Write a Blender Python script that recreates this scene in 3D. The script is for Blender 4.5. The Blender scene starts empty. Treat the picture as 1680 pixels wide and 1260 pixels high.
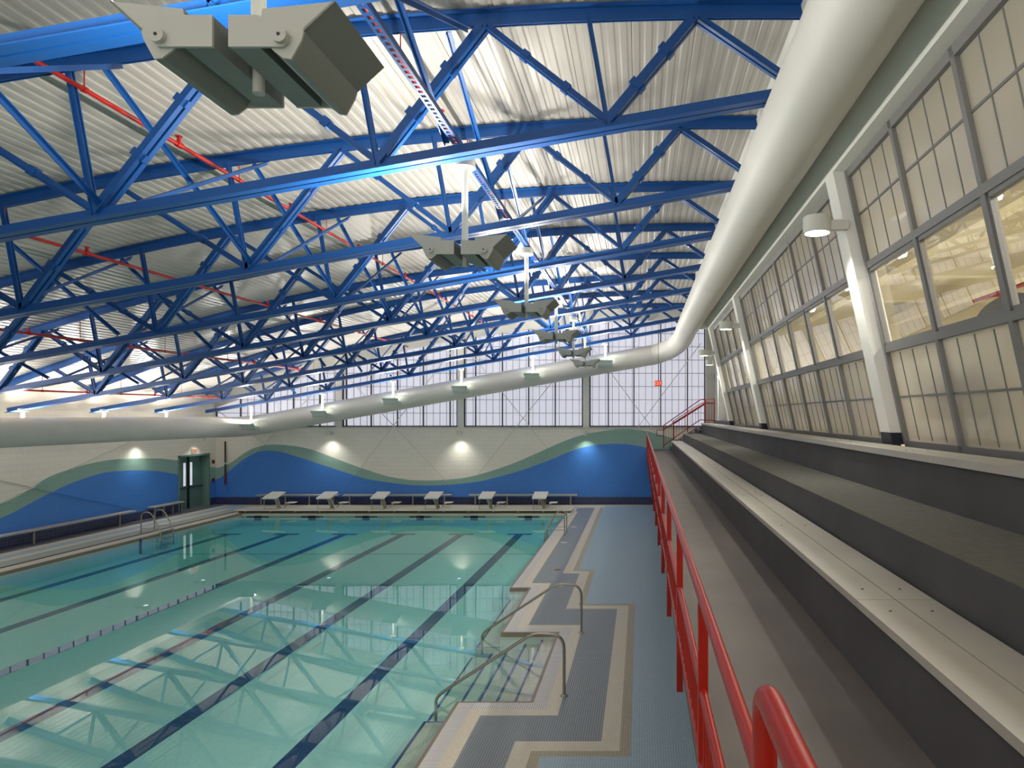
import bpy, bmesh, math, random
import numpy as np
from mathutils import Vector
random.seed(7)
C = bpy.context.scene.collection
SC = bpy.context.scene
# ------------------------------------------------------------------ camera
H = 4.3                      # eye height above the pool deck
F = 1090.0                   # focal length in pixels of the 1680 x 1260 frame
VX, VY = 1051.0, 680.0       # vanishing point of everything running down the hall
cam = bpy.data.cameras.new('camera'); cam.sensor_width = 36; cam.sensor_fit = 'HORIZONTAL'
cam.lens = F/1680*36
cam.shift_x = (840-VX)/1680; cam.shift_y = (VY-630)/1680
cam.clip_start = .05; cam.clip_end = 200
co = bpy.data.objects.new('camera', cam); C.objects.link(co)
co.location = (0, 0, H); co.rotation_euler = (math.pi/2, 0, 0)
SC.camera = co
# ------------------------------------------------------------------ light and exposure
w = bpy.data.worlds.new('world'); SC.world = w; w.use_nodes = True
w.node_tree.nodes['Background'].inputs[0].default_value = (.8, .85, 1, 1)
w.node_tree.nodes['Background'].inputs[1].default_value = .5
SC.view_settings.view_transform = 'Standard'; SC.view_settings.look = 'None'
SC.view_settings.gamma = 1; SC.view_settings.use_curve_mapping = False
SC.view_settings.exposure = 0.62
UPLIGHT = 82.0     # watts of each lamp in a pendant uplight
WASH = 100.0        # watts of each small uplight before the far wall
DOWN = 42.0        # watts of a wall downlight
GLOW = .44         # daylight glow of the translucent panels
ROOM = 210.0       # lamps of the room behind the glazed wall
LEFTUP = 150.0     # each uplight along the left wall
UPCOL = (1, .965, .90)
SC.cycles.use_denoising = True
SC.cycles.max_bounces = 8; SC.cycles.diffuse_bounces = 4; SC.cycles.glossy_bounces = 4
SC.cycles.transparent_max_bounces = 12; SC.cycles.volume_bounces = 0
SC.cycles.sample_clamp_indirect = 6

def light(kind, loc, energy, target=None, size=.3, size_y=None, col=UPCOL, spot=None, blend=.6, name='lamp_light'):
    d = bpy.data.lights.new(name, kind); d.energy = energy; d.color = col
    if kind == 'AREA':
        d.size = size
        if size_y: d.shape = 'RECTANGLE'; d.size_y = size_y
    else:
        d.shadow_soft_size = size
    if spot: d.spot_size = spot; d.spot_blend = blend
    o = bpy.data.objects.new(name, d); C.objects.link(o); o.location = loc
    if target is not None:
        o.rotation_euler = (Vector(target)-Vector(loc)).to_track_quat('-Z', 'Y').to_euler()
    return o
# ------------------------------------------------------------------ materials
def lin(c):
    return tuple((x/255/12.92 if x/255 <= .04045 else ((x/255+.055)/1.055)**2.4) for x in c)
def mat(name, rgb, rough=.5, metal=0, spec=.5, coat=0, emit=None, es=0, noise=0, nscale=3, bump=0, bscale=60):
    m = bpy.data.materials.new(name); m.use_nodes = True
    nt = m.node_tree; b = nt.nodes['Principled BSDF']
    c = lin(rgb)
    b.inputs['Base Color'].default_value = (*c, 1); b.inputs['Roughness'].default_value = rough
    b.inputs['Metallic'].default_value = metal; b.inputs['Specular IOR Level'].default_value = spec
    b.inputs['Coat Weight'].default_value = coat
    if emit: b.inputs['Emission Color'].default_value = (*lin(emit), 1); b.inputs['Emission Strength'].default_value = es
    if noise or bump:
        tc = nt.nodes.new('ShaderNodeTexCoord')
    if noise:
        n = nt.nodes.new('ShaderNodeTexNoise'); n.inputs['Scale'].default_value = nscale; n.inputs['Detail'].default_value = 6
        nt.links.new(tc.outputs['Object'], n.inputs['Vector'])
        r = nt.nodes.new('ShaderNodeMapRange'); r.inputs[1].default_value = .3; r.inputs[2].default_value = .7
        r.inputs[3].default_value = 1-noise; r.inputs[4].default_value = 1+noise
        nt.links.new(n.outputs[0], r.inputs[0])
        mx = nt.nodes.new('ShaderNodeVectorMath'); mx.operation = 'SCALE'; mx.inputs[0].default_value = c
        nt.links.new(r.outputs[0], mx.inputs['Scale']); nt.links.new(mx.outputs[0], b.inputs['Base Color'])
    if bump:
        n2 = nt.nodes.new('ShaderNodeTexNoise'); n2.inputs['Scale'].default_value = bscale; n2.inputs['Detail'].default_value = 4
        nt.links.new(tc.outputs['Object'], n2.inputs['Vector'])
        bp = nt.nodes.new('ShaderNodeBump'); bp.inputs['Strength'].default_value = bump; bp.inputs['Distance'].default_value = .01
        nt.links.new(n2.outputs[0], bp.inputs['Height']); nt.links.new(bp.outputs[0], b.inputs['Normal'])
    return m
def axes(nt, which):
    """object coordinates with the two wanted axes put into x and y"""
    tc = nt.nodes.new('ShaderNodeTexCoord'); s = nt.nodes.new('ShaderNodeSeparateXYZ'); k = nt.nodes.new('ShaderNodeCombineXYZ')
    nt.links.new(tc.outputs['Object'], s.inputs[0])
    nt.links.new(s.outputs['XYZ'.index(which[0])], k.inputs[0]); nt.links.new(s.outputs['XYZ'.index(which[1])], k.inputs[1])
    return k
def tile(name, rgb, mortar, which='XY', tw=.0254, th=None, gap=.0028, rough=.35, vary=.08, offset=0.0, bump=0, spec=.5):
    m = bpy.data.materials.new(name); m.use_nodes = True; nt = m.node_tree; b = nt.nodes['Principled BSDF']
    t = nt.nodes.new('ShaderNodeTexBrick'); k = axes(nt, which); nt.links.new(k.outputs[0], t.inputs['Vector'])
    c = lin(rgb)
    t.inputs['Color1'].default_value = (*[x*(1+vary) for x in c], 1); t.inputs['Color2'].default_value = (*[x*(1-vary) for x in c], 1)
    t.inputs['Mortar'].default_value = (*lin(mortar), 1); t.inputs['Scale'].default_value = 1
    t.inputs['Mortar Size'].default_value = gap; t.inputs['Mortar Smooth'].default_value = .1; t.inputs['Bias'].default_value = 0
    t.inputs['Brick Width'].default_value = tw; t.inputs['Row Height'].default_value = th or tw
    t.offset = offset; t.squash = 1
    nt.links.new(t.outputs['Color'], b.inputs['Base Color']); b.inputs['Roughness'].default_value = rough
    b.inputs['Specular IOR Level'].default_value = spec
    if bump:
        bp = nt.nodes.new('ShaderNodeBump'); bp.invert = True; bp.inputs['Strength'].default_value = bump; bp.inputs['Distance'].default_value = .01
        nt.links.new(t.outputs['Fac'], bp.inputs['Height']); nt.links.new(bp.outputs[0], b.inputs['Normal'])
    return m
def thin_glass(name, tint=(1, 1, 1), rough=0.0, ior=1.5, lift=0):
    m = bpy.data.materials.new(name); m.use_nodes = True; nt = m.node_tree
    nt.nodes.remove(nt.nodes['Principled BSDF'])
    fr = nt.nodes.new('ShaderNodeFresnel')       # the same mirror strength from either side, since nothing is bent
    ge = nt.nodes.new('ShaderNodeNewGeometry'); mr = nt.nodes.new('ShaderNodeMapRange')
    mr.inputs[3].default_value = ior; mr.inputs[4].default_value = 1/ior
    nt.links.new(ge.outputs['Backfacing'], mr.inputs[0]); nt.links.new(mr.outputs[0], fr.inputs[0])
    tr = nt.nodes.new('ShaderNodeBsdfTransparent'); tr.inputs[0].default_value = (*tint, 1)
    gl = nt.nodes.new('ShaderNodeBsdfGlossy'); gl.inputs['Roughness'].default_value = rough
    mx = nt.nodes.new('ShaderNodeMixShader')
    if lift:
        ad = nt.nodes.new('ShaderNodeMath'); ad.operation = 'ADD'; ad.use_clamp = True; ad.inputs[1].default_value = lift
        nt.links.new(fr.outputs[0], ad.inputs[0]); nt.links.new(ad.outputs[0], mx.inputs[0])
    else:
        nt.links.new(fr.outputs[0], mx.inputs[0])
    nt.links.new(tr.outputs[0], mx.inputs[1]); nt.links.new(gl.outputs[0], mx.inputs[2])
    nt.links.new(mx.outputs[0], nt.nodes['Material Output'].inputs['Surface'])
    return m
CREAM, TEAL, BLUE, NAVY = (250, 245, 230), (150, 186, 172), (72, 138, 222), (44, 52, 98)
MT = {}
for ax in ('XZ', 'YZ'):
    MT['cream'+ax] = tile('cream_block_'+ax, CREAM, (236, 231, 216), ax, .406, .203, .006, .55, .015, .5, .25)
    MT['teal'+ax] = tile('teal_block_'+ax, TEAL, (140, 174, 160), ax, .406, .203, .006, .5, .015, .5, .25)
    MT['blue'+ax] = tile('blue_block_'+ax, BLUE, (64, 128, 210), ax, .406, .203, .006, .5, .02, .5, .25)
    MT['navy'+ax] = tile('navy_tile_'+ax, NAVY, (110, 112, 130), ax, .1, .1, .005, .25, .25)
BLK = mat('blue_steel', (18, 76, 142), .42, coat=.05)
MT['sprinkler'] = mat('red_pipe_paint', (172, 22, 12), .4)
MT['red'] = mat('red_rail_paint', (158, 24, 4), .33, spec=.4)
MT['deepred'] = mat('dark_red_paint', (130, 22, 18), .35)
MT['white'] = mat('white_paint', (226, 224, 214), .5)
MT['frost'] = mat('white_fixture_paint', (214, 214, 204), .45)
MT['housing'] = mat('grey_fixture_paint', (190, 191, 180), .5)
MT['dkhousing'] = mat('dark_fixture_paint', (132, 139, 133), .55)
MT['stemlit'] = mat('lit_fixture_paint', (192, 204, 196), .5)  # same fixture grey, made paler to stand in for light from below
MT['duct'] = mat('duct_paint', (214, 212, 203), .5, noise=.03, nscale=1.2)
MT['roof'] = mat('roof_deck_metal', (178, 173, 164), .38, spec=.5, noise=.04, nscale=.8)
MT['concrete'] = mat('grey_concrete', (82, 81, 82), .85, noise=.12, nscale=1.6, bump=.15)
MT['tread'] = mat('speckled_tread', (102, 101, 93), .9, noise=.14, nscale=14, bump=.3)
MT['walk'] = mat('walkway_concrete', (110, 104, 99), .75, noise=.08, nscale=2.2, bump=.1)
MT['alu'] = mat('bench_plank', (186, 181, 170), .42, noise=.05, nscale=2)
MT['benchtop'] = mat('wall_bench_top', (186, 182, 170), .4)
MT['steel'] = mat('stainless_steel', (176, 170, 156), .28, metal=.9)
MT['lip'] = mat('gutter_steel', (150, 136, 120), .4, metal=.3)
MT['black'] = mat('black_rubber', (22, 22, 24), .5)
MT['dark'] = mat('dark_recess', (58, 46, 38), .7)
MT['mull'] = mat('grey_aluminium', (136, 134, 131), .45, metal=.2)
MT['dmull'] = mat('dark_mullion', (62, 62, 66), .5)
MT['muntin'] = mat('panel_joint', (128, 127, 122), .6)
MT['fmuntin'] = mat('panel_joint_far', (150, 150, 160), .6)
MT['doorteal'] = mat('door_paint', (112, 146, 132), .45)
MT['doorteal2'] = mat('door_leaf_paint', (98, 132, 124), .4)
MT['navybase'] = mat('navy_base', (30, 32, 52), .5)
MT['wallwhite'] = mat('white_wall_paint', (224, 222, 212), .6)
MT['frame'] = mat('white_column_paint', (240, 239, 231), .55)
MT['lens'] = mat('lit_lens', (255, 250, 235), .4, emit=(255, 250, 232), es=2.2)
MT['uplens'] = mat('uplight_lens', (255, 250, 235), .3, emit=(255, 248, 230), es=1.5)
MT['exitface'] = mat('exit_face', (232, 226, 214), .5)
MT['exitred'] = mat('exit_letters', (235, 130, 105), .5, emit=(255, 130, 100), es=.7)
MT['exitredface'] = mat('exit_face_red', (168, 44, 34), .5, emit=(200, 50, 36), es=.35)
MT['exitpale'] = mat('exit_letters_pale', (226, 120, 96), .5)
MT['slit'] = mat('door_glass_lit', (225, 228, 235), .2, emit=(228, 232, 242), es=.38)
MT['plate'] = mat('marker_tile', (226, 222, 212), .4)
MT['brass'] = mat('brass_drain', (120, 104, 66), .5, metal=.4)
MT['block'] = mat('start_block_top', (232, 232, 226), .6, noise=.03, nscale=20)
MT['roomwall'] = mat('room_cream', (236, 228, 204), .7)
MT['pad'] = mat('dark_padding', (58, 58, 60), .6)
# translucent wall panels: daylight comes through the far ones, the near ones are only faintly lit from behind
def panel(name, rgb, glow, es, rough, spec):
    m = mat(name, rgb, rough, spec=spec, emit=glow, es=es)
    return m
MT['farpanel'] = panel('daylit_panel', (165, 165, 172), (228, 228, 242), GLOW, .35, .4)
MT['nearfill'] = panel('fill_glow_panel', (205, 205, 212), (232, 232, 240), 1.1, .35, .4)  # glow of the fill wall added behind the camera
def streak_panel():
    m = bpy.data.materials.new('translucent_panel'); m.use_nodes = True; nt = m.node_tree; b = nt.nodes['Principled BSDF']
    b.inputs['Base Color'].default_value = (*lin((210, 205, 192)), 1)
    b.inputs['Specular IOR Level'].default_value = 0
    tc = nt.nodes.new('ShaderNodeTexCoord'); mp = nt.nodes.new('ShaderNodeMapping'); mp.inputs['Scale'].default_value = (2, 14, 1.2)
    n = nt.nodes.new('ShaderNodeTexNoise'); n.inputs['Scale'].default_value = 1; n.inputs['Detail'].default_value = 3
    nt.links.new(tc.outputs['Object'], mp.inputs[0]); nt.links.new(mp.outputs[0], n.inputs['Vector'])
    r = nt.nodes.new('ShaderNodeMapRange'); r.inputs[1].default_value = .35; r.inputs[2].default_value = .65; r.inputs[3].default_value = .06; r.inputs[4].default_value = .2
    nt.links.new(n.outputs[0], r.inputs[0]); nt.links.new(r.outputs[0], b.inputs['Roughness'])
    bp = nt.nodes.new('ShaderNodeBump'); bp.inputs['Strength'].default_value = .12; bp.inputs['Distance'].default_value = .02
    nt.links.new(n.outputs[0], bp.inputs['Height']); nt.links.new(bp.outputs[0], b.inputs['Normal'])
    tl = nt.nodes.new('ShaderNodeBsdfTranslucent'); tl.inputs[0].default_value = (*lin((210, 205, 192)), 1)
    mx = nt.nodes.new('ShaderNodeMixShader'); mx.inputs[0].default_value = .45
    nt.links.new(b.outputs[0], mx.inputs[1]); nt.links.new(tl.outputs[0], mx.inputs[2])
    fr = nt.nodes.new('ShaderNodeFresnel'); fr.inputs[0].default_value = 1.75
    ge = nt.nodes.new('ShaderNodeNewGeometry'); mr = nt.nodes.new('ShaderNodeMapRange'); mr.inputs[3].default_value = 1.75; mr.inputs[4].default_value = 1/1.75
    nt.links.new(ge.outputs['Backfacing'], mr.inputs[0]); nt.links.new(mr.outputs[0], fr.inputs[0])
    gl = nt.nodes.new('ShaderNodeBsdfGlossy'); nt.links.new(r.outputs[0], gl.inputs['Roughness']); nt.links.new(bp.outputs[0], gl.inputs['Normal'])
    m2 = nt.nodes.new('ShaderNodeMixShader'); nt.links.new(fr.outputs[0], m2.inputs[0])
    nt.links.new(mx.outputs[0], m2.inputs[1]); nt.links.new(gl.outputs[0], m2.inputs[2])
    nt.links.new(m2.outputs[0], nt.nodes['Material Output'].inputs['Surface'])
    return m
MT['nearpanel'] = streak_panel()
MT['glass'] = thin_glass('clear_glass', (.97, .97, .95), 0, 1.5, .06)
# deck tiles
MT['t_blue'] = tile('blue_mosaic', (148, 182, 204), (200, 212, 216), 'XY', .0339, None, 0.0042, .4, .1)
MT['t_grey'] = tile('grey_mosaic', (104, 116, 126), (178, 183, 184), 'XY', .0339, None, 0.0042, .4, .1)
MT['t_cream'] = tile('cream_mosaic', (236, 226, 204), (212, 202, 182), 'XY', .0339, None, 0.003, .4, .05)
MT['t_beige'] = tile('beige_mosaic', (196, 187, 160), (165, 157, 134), 'XY', .0339, None, 0.0042, .45, .1)
MT['t_dull'] = tile('grey_green_mosaic', (165, 174, 165), (182, 184, 174), 'XY', .0339, None, 0.004, .45, .1)
MT['t_edge'] = mat('grey_edge_floor', (104, 106, 110), .6)
MT['grateX'] = tile('gutter_grate_x', (236, 232, 230), (120, 112, 106), 'XY', 5.0, .034, .0035, .45, .02)
MT['grateY'] = tile('gutter_grate_y', (236, 232, 230), (120, 112, 106), 'XY', .034, 5.0, .0035, .45, .02)
MT['p_floor'] = tile('pool_tile', (246, 250, 244), (236, 241, 235), 'XY', .05, None, .003, .4, .03)
MT['p_line'] = tile('pool_line_tile', (30, 40, 112), (84, 92, 140), 'XY', .05, None, .005, .35, .18)
MT['p_step'] = tile('pool_step_tile', (222, 214, 196), (196, 188, 170), 'XY', .0508, None, .004, .4, .04)
# ------------------------------------------------------------------ mesh builder
class MB:
    def __init__(s): s.v = []; s.f = []; s.m = []
    def add(s, vs, fs, mi=0):
        n = len(s.v); s.v += [tuple(v) for v in vs]
        for f in fs: s.f.append(tuple(i+n for i in f)); s.m.append(mi)
        return s
    def box(s, x0, x1, y0, y1, z0, z1, mi=0):
        return s.add([(x, y, z) for z in (z0, z1) for y in (y0, y1) for x in (x0, x1)],
                     [(0, 2, 3, 1), (4, 5, 7, 6), (0, 1, 5, 4), (2, 6, 7, 3), (0, 4, 6, 2), (1, 3, 7, 5)], mi)
    def prism(s, poly, a, b, axis='Y', mi=0):
        """polygon extruded along an axis; for Y the polygon is (x,z), for X it is (y,z), for Z it is (x,y)"""
        def P(p, t): return (p[0], t, p[1]) if axis == 'Y' else (t, p[0], p[1]) if axis == 'X' else (p[0], p[1], t)
        n = len(poly)
        return s.add([P(p, a) for p in poly]+[P(p, b) for p in poly],
                     [tuple(range(n)), tuple(range(2*n-1, n-1, -1))]+[(i, (i+1) % n, n+(i+1) % n, n+i) for i in range(n)], mi)
    def sweep(s, pts, profs, side=(0, 1, 0), mi=0):
        """profile polygons (u along side, w up) carried along a polyline that lies square to side"""
        side = Vector(side).normalized(); P = [Vector(p) for p in pts]
        for pr in profs:
            vs = []
            for i, p in enumerate(P):
                d = (P[min(i+1, len(P)-1)]-P[max(i-1, 0)]).normalized()
                up = side.cross(d).normalized()
                if up.z < 0 or (abs(up.z) < 1e-6 and up.x < 0): up = -up
                vs += [p+side*u+up*v for u, v in pr]
            n = len(pr); m = len(P)
            fs = [tuple(range(n)), tuple(range(n*m-1, n*(m-1)-1, -1))]
            fs += [(k*n+i, k*n+(i+1) % n, (k+1)*n+(i+1) % n, (k+1)*n+i) for k in range(m-1) for i in range(n)]
            s.add(vs, fs, mi)
        return s
    def bar(s, a, b, w, h, side=None, mi=0):
        a, b = Vector(a), Vector(b); d = (b-a).normalized()
        if side is None: side = d.cross(Vector((0, 0, 1)) if abs(d.z) < .95 else Vector((0, 1, 0)))
        side = Vector(side); side = (side-d*side.dot(d)).normalized(); up = side.cross(d)
        vs = [p+side*x+up*y for p in (a, b) for x, y in ((-w/2, -h/2), (w/2, -h/2), (w/2, h/2), (-w/2, h/2))]
        return s.add(vs, [(0, 1, 2, 3), (7, 6, 5, 4)]+[(i, (i+1) % 4, 4+(i+1) % 4, 4+i) for i in range(4)], mi)
    def tube(s, pts, r, n=10, mi=0):
        P = [Vector(p) for p in pts]; vs = []; prev = None
        R = r if isinstance(r, (list, tuple)) else [r]*len(P)
        for i, p in enumerate(P):
            d = (P[min(i+1, len(P)-1)]-P[max(i-1, 0)]).normalized()
            if prev is None: prev = d.cross(Vector((0, 0, 1)) if abs(d.z) < .9 else Vector((0, 1, 0))).normalized()
            u = (prev-d*prev.dot(d)).normalized(); v = d.cross(u); prev = u
            vs += [p+(u*math.cos(2*math.pi*k/n)+v*math.sin(2*math.pi*k/n))*R[i] for k in range(n)]
        m = len(P)
        fs = [tuple(range(n-1, -1, -1)), tuple(range(n*(m-1), n*m))]
        fs += [(k*n+i, k*n+(i+1) % n, (k+1)*n+(i+1) % n, (k+1)*n+i) for k in range(m-1) for i in range(n)]
        return s.add(vs, fs, mi)
    def lathe(s, prof, c, n=24, mi=0):
        vs = [(c[0]+r*math.cos(2*math.pi*k/n), c[1]+r*math.sin(2*math.pi*k/n), c[2]+z) for r, z in prof for k in range(n)]
        m = len(prof)
        fs = [(k*n+i, k*n+(i+1) % n, (k+1)*n+(i+1) % n, (k+1)*n+i) for k in range(m-1) for i in range(n)]
        fs += [tuple(range(n-1, -1, -1)), tuple(range(n*(m-1), n*m))]
        return s.add(vs, fs, mi)
    def build(s, name, mats, parent=None, smooth=None, recalc=True, bevel=0):
        if not isinstance(mats, (list, tuple)): mats = [mats]
        off = Vector(parent.get('_o', (0, 0, 0))) if parent else Vector((0, 0, 0))
        me = bpy.data.meshes.new(name)
        me.from_pydata([tuple(Vector(v)-off) for v in s.v], [], s.f)
        for m in mats: me.materials.append(m)
        me.polygons.foreach_set('material_index', s.m)
        if recalc:
            bm = bmesh.new(); bm.from_mesh(me); bmesh.ops.recalc_face_normals(bm, faces=bm.faces[:]); bm.to_mesh(me); bm.free()
        if smooth is not None:
            me.polygons.foreach_set('use_smooth', [True]*len(me.polygons)); me.set_sharp_from_angle(angle=math.radians(smooth))
        me.update()
        o = bpy.data.objects.new(name, me); C.objects.link(o)
        if parent: o.parent = parent; o['_o'] = tuple(off)
        if bevel:
            b = o.modifiers.new('bevel', 'BEVEL'); b.width = bevel; b.segments = 2; b.limit_method = 'ANGLE'
        return o
def tag(o, label=None, cat=None, group=None, kind=None):
    if label: o['label'] = label
    if cat: o['category'] = cat
    if group: o['group'] = group
    if kind: o['kind'] = kind
    return o
ROOTS = []
def thing(name, label, cat, loc=(0, 0, 0), group=None):
    o = bpy.data.objects.new(name, None); C.objects.link(o); o.location = loc; o['_o'] = tuple(loc); o.empty_display_size = .1
    ROOTS.append(o)
    return tag(o, label, cat, group)
def struct(o): o['kind'] = 'structure'; return o
def children(o): return [c for c in bpy.data.objects if c.parent == o]
def copy_tree(src, loc, label, kids=None):
    r = src.copy(); C.objects.link(r); r.location = loc; r['label'] = label
    for c in (kids if kids is not None else children(src)):
        k = c.copy(); C.objects.link(k); k.parent = r
        for g in children(c):
            q = g.copy(); C.objects.link(q); q.parent = k
    return r
ORD = ['first', 'second', 'third', 'fourth', 'fifth', 'sixth', 'seventh', 'eighth', 'ninth', 'tenth', 'eleventh', 'twelfth', 'thirteenth', 'fourteenth', 'fifteenth', 'sixteenth', 'seventeenth', 'eighteenth']
# ------------------------------------------------------------------ the hall's measures
YF = 31.9                    # far wall
KF = YF/F
XL = -20.4                   # left wall
YB = -7.0                    # wall behind the camera
def XF(px): return (px-VX)*KF
def ZF(py): return H+(VY-py)*KF
def ztop(x): return H+5.03-.00875*(x-1.5)**2          # axis of the curved top chords
def zbot(x): return H+3.69+.177*x                      # axis of the straight bottom chords
def zroof(x): return ztop(x)+.10
def wallx(z): return 3.2-.22*(z-3.92)                  # the leaning right wall
COLX = [XF(558), XF(757), XF(962)]
XR = XF(1157)
# mural outlines, traced on the far wall and on the left wall
fb = [(354, 790), (362, 784), (381, 768.6), (404, 749.5), (423, 741), (442, 738), (465, 742), (495, 751.5), (533, 764), (560, 773), (600, 786), (640, 792), (674, 796), (712, 796.5), (750, 794.5), (789, 789.6), (827, 780), (865, 768.6), (903, 754.5), (941, 738), (971, 730.5), (998, 728), (1020, 728), (1040, 730), (1058.7, 734), (1100, 745), (1160, 762), (1200, 770)]
ft = [(354, 768), (368, 766), (385, 755.3), (404, 740), (423, 732.4), (442, 728.6), (469, 730), (499, 734), (530, 743.9), (552, 753), (590, 767), (636, 782), (674, 788), (712, 788.4), (750, 785.8), (773, 782), (808, 772.4), (846, 759), (884, 742), (922, 724.8), (952, 714), (979, 708.4), (1017, 703.5), (1036, 703.9), (1055, 706), (1077, 711), (1103, 718.6), (1160, 738), (1200, 745)]
def far_mural(x, kind):
    p = ft if kind else fb
    return float(np.interp(x, [XF(a) for a, _ in p], [ZF(b) for _, b in p]))
def left_pt(cx, cy):
    x, y = cx*.381, 380+cy*.381
    Y = -XL*F/(VX-x)
    return Y, H+(VY-y)*Y/F
lb = sorted([(4, .1), (14, .2)]+[left_pt(*p) for p in [(0, 1238), (100, 1187), (200, 1132), (300, 1085), (400, 1050), (470, 1033), (560, 1028), (640, 1028), (700, 1034), (765, 1047)]]+[(30.5, 1.45), (31.2, 1.2), (31.9, 1.11)])
lt = sorted([(4, .5), (14, .75)]+[left_pt(*p) for p in [(0, 1176), (100, 1128), (150, 1095), (200, 1058), (300, 1022), (400, 995), (480, 981), (600, 976), (700, 977), (765, 986)]]+[(30.5, 2.2), (31.3, 1.85), (31.9, 1.74)])
def left_mural(y, kind):
    p = lt if kind else lb
    return float(np.interp(y, [a for a, _ in p], [b for _, b in p]))
def smooth_fn(f, d):
    return lambda t, k: sum(f(t+d*j/3, k) for j in range(-3, 4))/7
far_m, left_m = smooth_fn(far_mural, .35), smooth_fn(left_mural, .35)
TILE = .34                   # height of the navy tile base of the walls
# ------------------------------------------------------------------ far wall
b = MB()
xs = np.arange(XL, 3.61, .12).tolist()+[3.6]
SILL = ZF(700)
for x0, x1 in zip(xs[:-1], xs[1:]):
    za = [0, TILE, max(far_m(x0, 0), TILE+.01), max(far_m(x0, 1), TILE+.02), SILL]
    zc = [0, TILE, max(far_m(x1, 0), TILE+.01), max(far_m(x1, 1), TILE+.02), SILL]
    for i in range(4):
        b.add([(x0, YF, za[i]), (x1, YF, zc[i]), (x1, YF, zc[i+1]), (x0, YF, za[i+1])], [(0, 1, 2, 3)], (3, 2, 1, 0)[i])
struct(b.build('wall_far', [MT['creamXZ'], MT['tealXZ'], MT['blueXZ'], MT['navyXZ']], recalc=False))
def zhead(x): return max(zroof(x)-.68, SILL+.02)
b = MB()                     # cream band that follows the roof above the far windows
for x0, x1 in zip(xs[:-1], xs[1:]):
    b.add([(x0, YF-.02, zhead(x0)), (x1, YF-.02, zhead(x1)), (x1, YF-.02, zroof(x1)+.2), (x0, YF-.02, zroof(x0)+.2)], [(0, 1, 2, 3)])
b.box(XL, 3.6, YF-.06, YF-.001, SILL-.06, SILL+.02)
b.box(XR+.02, 3.6, YF-.08, YF-.001, SILL+.02, 9.4)
struct(b.build('wall_far_band', MT['wallwhite']))
b = MB()
for x in COLX: b.box(x-.15, x+.15, YF-.16, YF-.002, SILL-.05, zroof(x)-.05)
for x in COLX[:1]+COLX[1:]: pass
struct(b.build('trim_1', MT['frame']))
# four translucent windows in the far wall
thick = [560+.381*q for q in (-430, -316, -203, -90, 24, 131, 244, 355, 470, 580, 695, 808, 922, 1037, 1150, 1260, 1375, 1490)]
bays = [(XL+.05, COLX[0]-.15), (COLX[0]+.15, COLX[1]-.15), (COLX[1]+.15, COLX[2]-.15), (COLX[2]+.15, XR)]
hor = [SILL+.02+.635*i for i in range(1, 9)]
for i, (x0, x1) in enumerate(bays):
    r = struct(thing('window_%d' % (i+1), None, None, ((x0+x1)/2, YF, SILL)))
    n = 24; q = [x0+(x1-x0)*k/n for k in range(n+1)]
    MB().add([(x, YF-.02, SILL) for x in q]+[(x, YF-.02, zhead(x)+.05) for x in q], [(k, k+1, n+2+k, n+1+k) for k in range(n)]).build('pane', MT['farpanel'], r, recalc=False)
    fr = MB()
    for px in thick:
        x = XF(px)
        if x0+.1 < x < x1-.1: fr.box(x-.026, x+.026, YF-.09, YF-.021, SILL, zhead(x)+.03)
    for x in (x0+.03, x1-.03): fr.box(x-.03, x+.03, YF-.09, YF-.021, SILL, zhead(x)+.03)
    fr.box(x0, x1, YF-.09, YF-.021, SILL, SILL+.05)
    fr.build('frame', MT['dmull'], r)
    mu = MB(); x = XF(thick[0])
    while x < x1:
        if x > x0: mu.box(x-.01, x+.01, YF-.04, YF-.021, SILL, zhead(x))
        x += 1.272/4
    for z in hor:
        a, c = x0, x1
        while a < x1 and zhead(a) < z: a += .1
        if a < c: mu.box(a, c, YF-.045, YF-.021, z-.012, z+.012)
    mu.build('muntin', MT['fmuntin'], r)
# ------------------------------------------------------------------ left wall, with a deep door opening and a clerestory strip
DY0, DY1, DZ = 29.35, 31.38, 2.42
CL0, CL1 = 3.70, 4.10
b = MB()
ys = sorted(set(np.round(np.arange(YB, YF, .15), 3).tolist()+[DY0, DY1, YF]))
for y0, y1 in zip(ys[:-1], ys[1:]):
    door = y0 >= DY0-1e-6 and y1 <= DY1+1e-6
    za = [0, TILE, max(left_m(y0, 0), TILE+.01), max(left_m(y0, 1), TILE+.02), CL0]
    zc = [0, TILE, max(left_m(y1, 0), TILE+.01), max(left_m(y1, 1), TILE+.02), CL0]
    if door: za = [DZ]*4+[CL0]; zc = [DZ]*4+[CL0]
    for i in range(4):
        if zc[i+1]-zc[i] < 1e-6 and za[i+1]-za[i] < 1e-6: continue
        b.add([(XL, y0, za[i]), (XL, y1, zc[i]), (XL, y1, zc[i+1]), (XL, y0, za[i+1])], [(0, 1, 2, 3)], (3, 2, 1, 0)[i])
    b.add([(XL, y0, CL1), (XL, y1, CL1), (XL, y1, zroof(XL)+.2), (XL, y0, zroof(XL)+.2)], [(0, 1, 2, 3)], 0)
struct(b.build('wall_left', [MT['creamYZ'], MT['tealYZ'], MT['blueYZ'], MT['navyYZ']], recalc=False))
r = struct(thing('window_5', None, None, (XL, 12, CL0)))
MB().add([(XL-.02, YB, CL0-.02), (XL-.02, YF, CL0-.02), (XL-.02, YF, CL1+.02), (XL-.02, YB, CL1+.02)], [(0, 1, 2, 3)]).build('pane', MT['farpanel'], r, recalc=False)
fr = MB(); y = .5; k = 0
while y < YF:
    t = .05 if k % 4 == 0 else .012
    fr.box(XL-.02, XL+.03, y-t/2, y+t/2, CL0, CL1); y += .6; k += 1
fr.build('frame', MT['dmull'], r)
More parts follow.
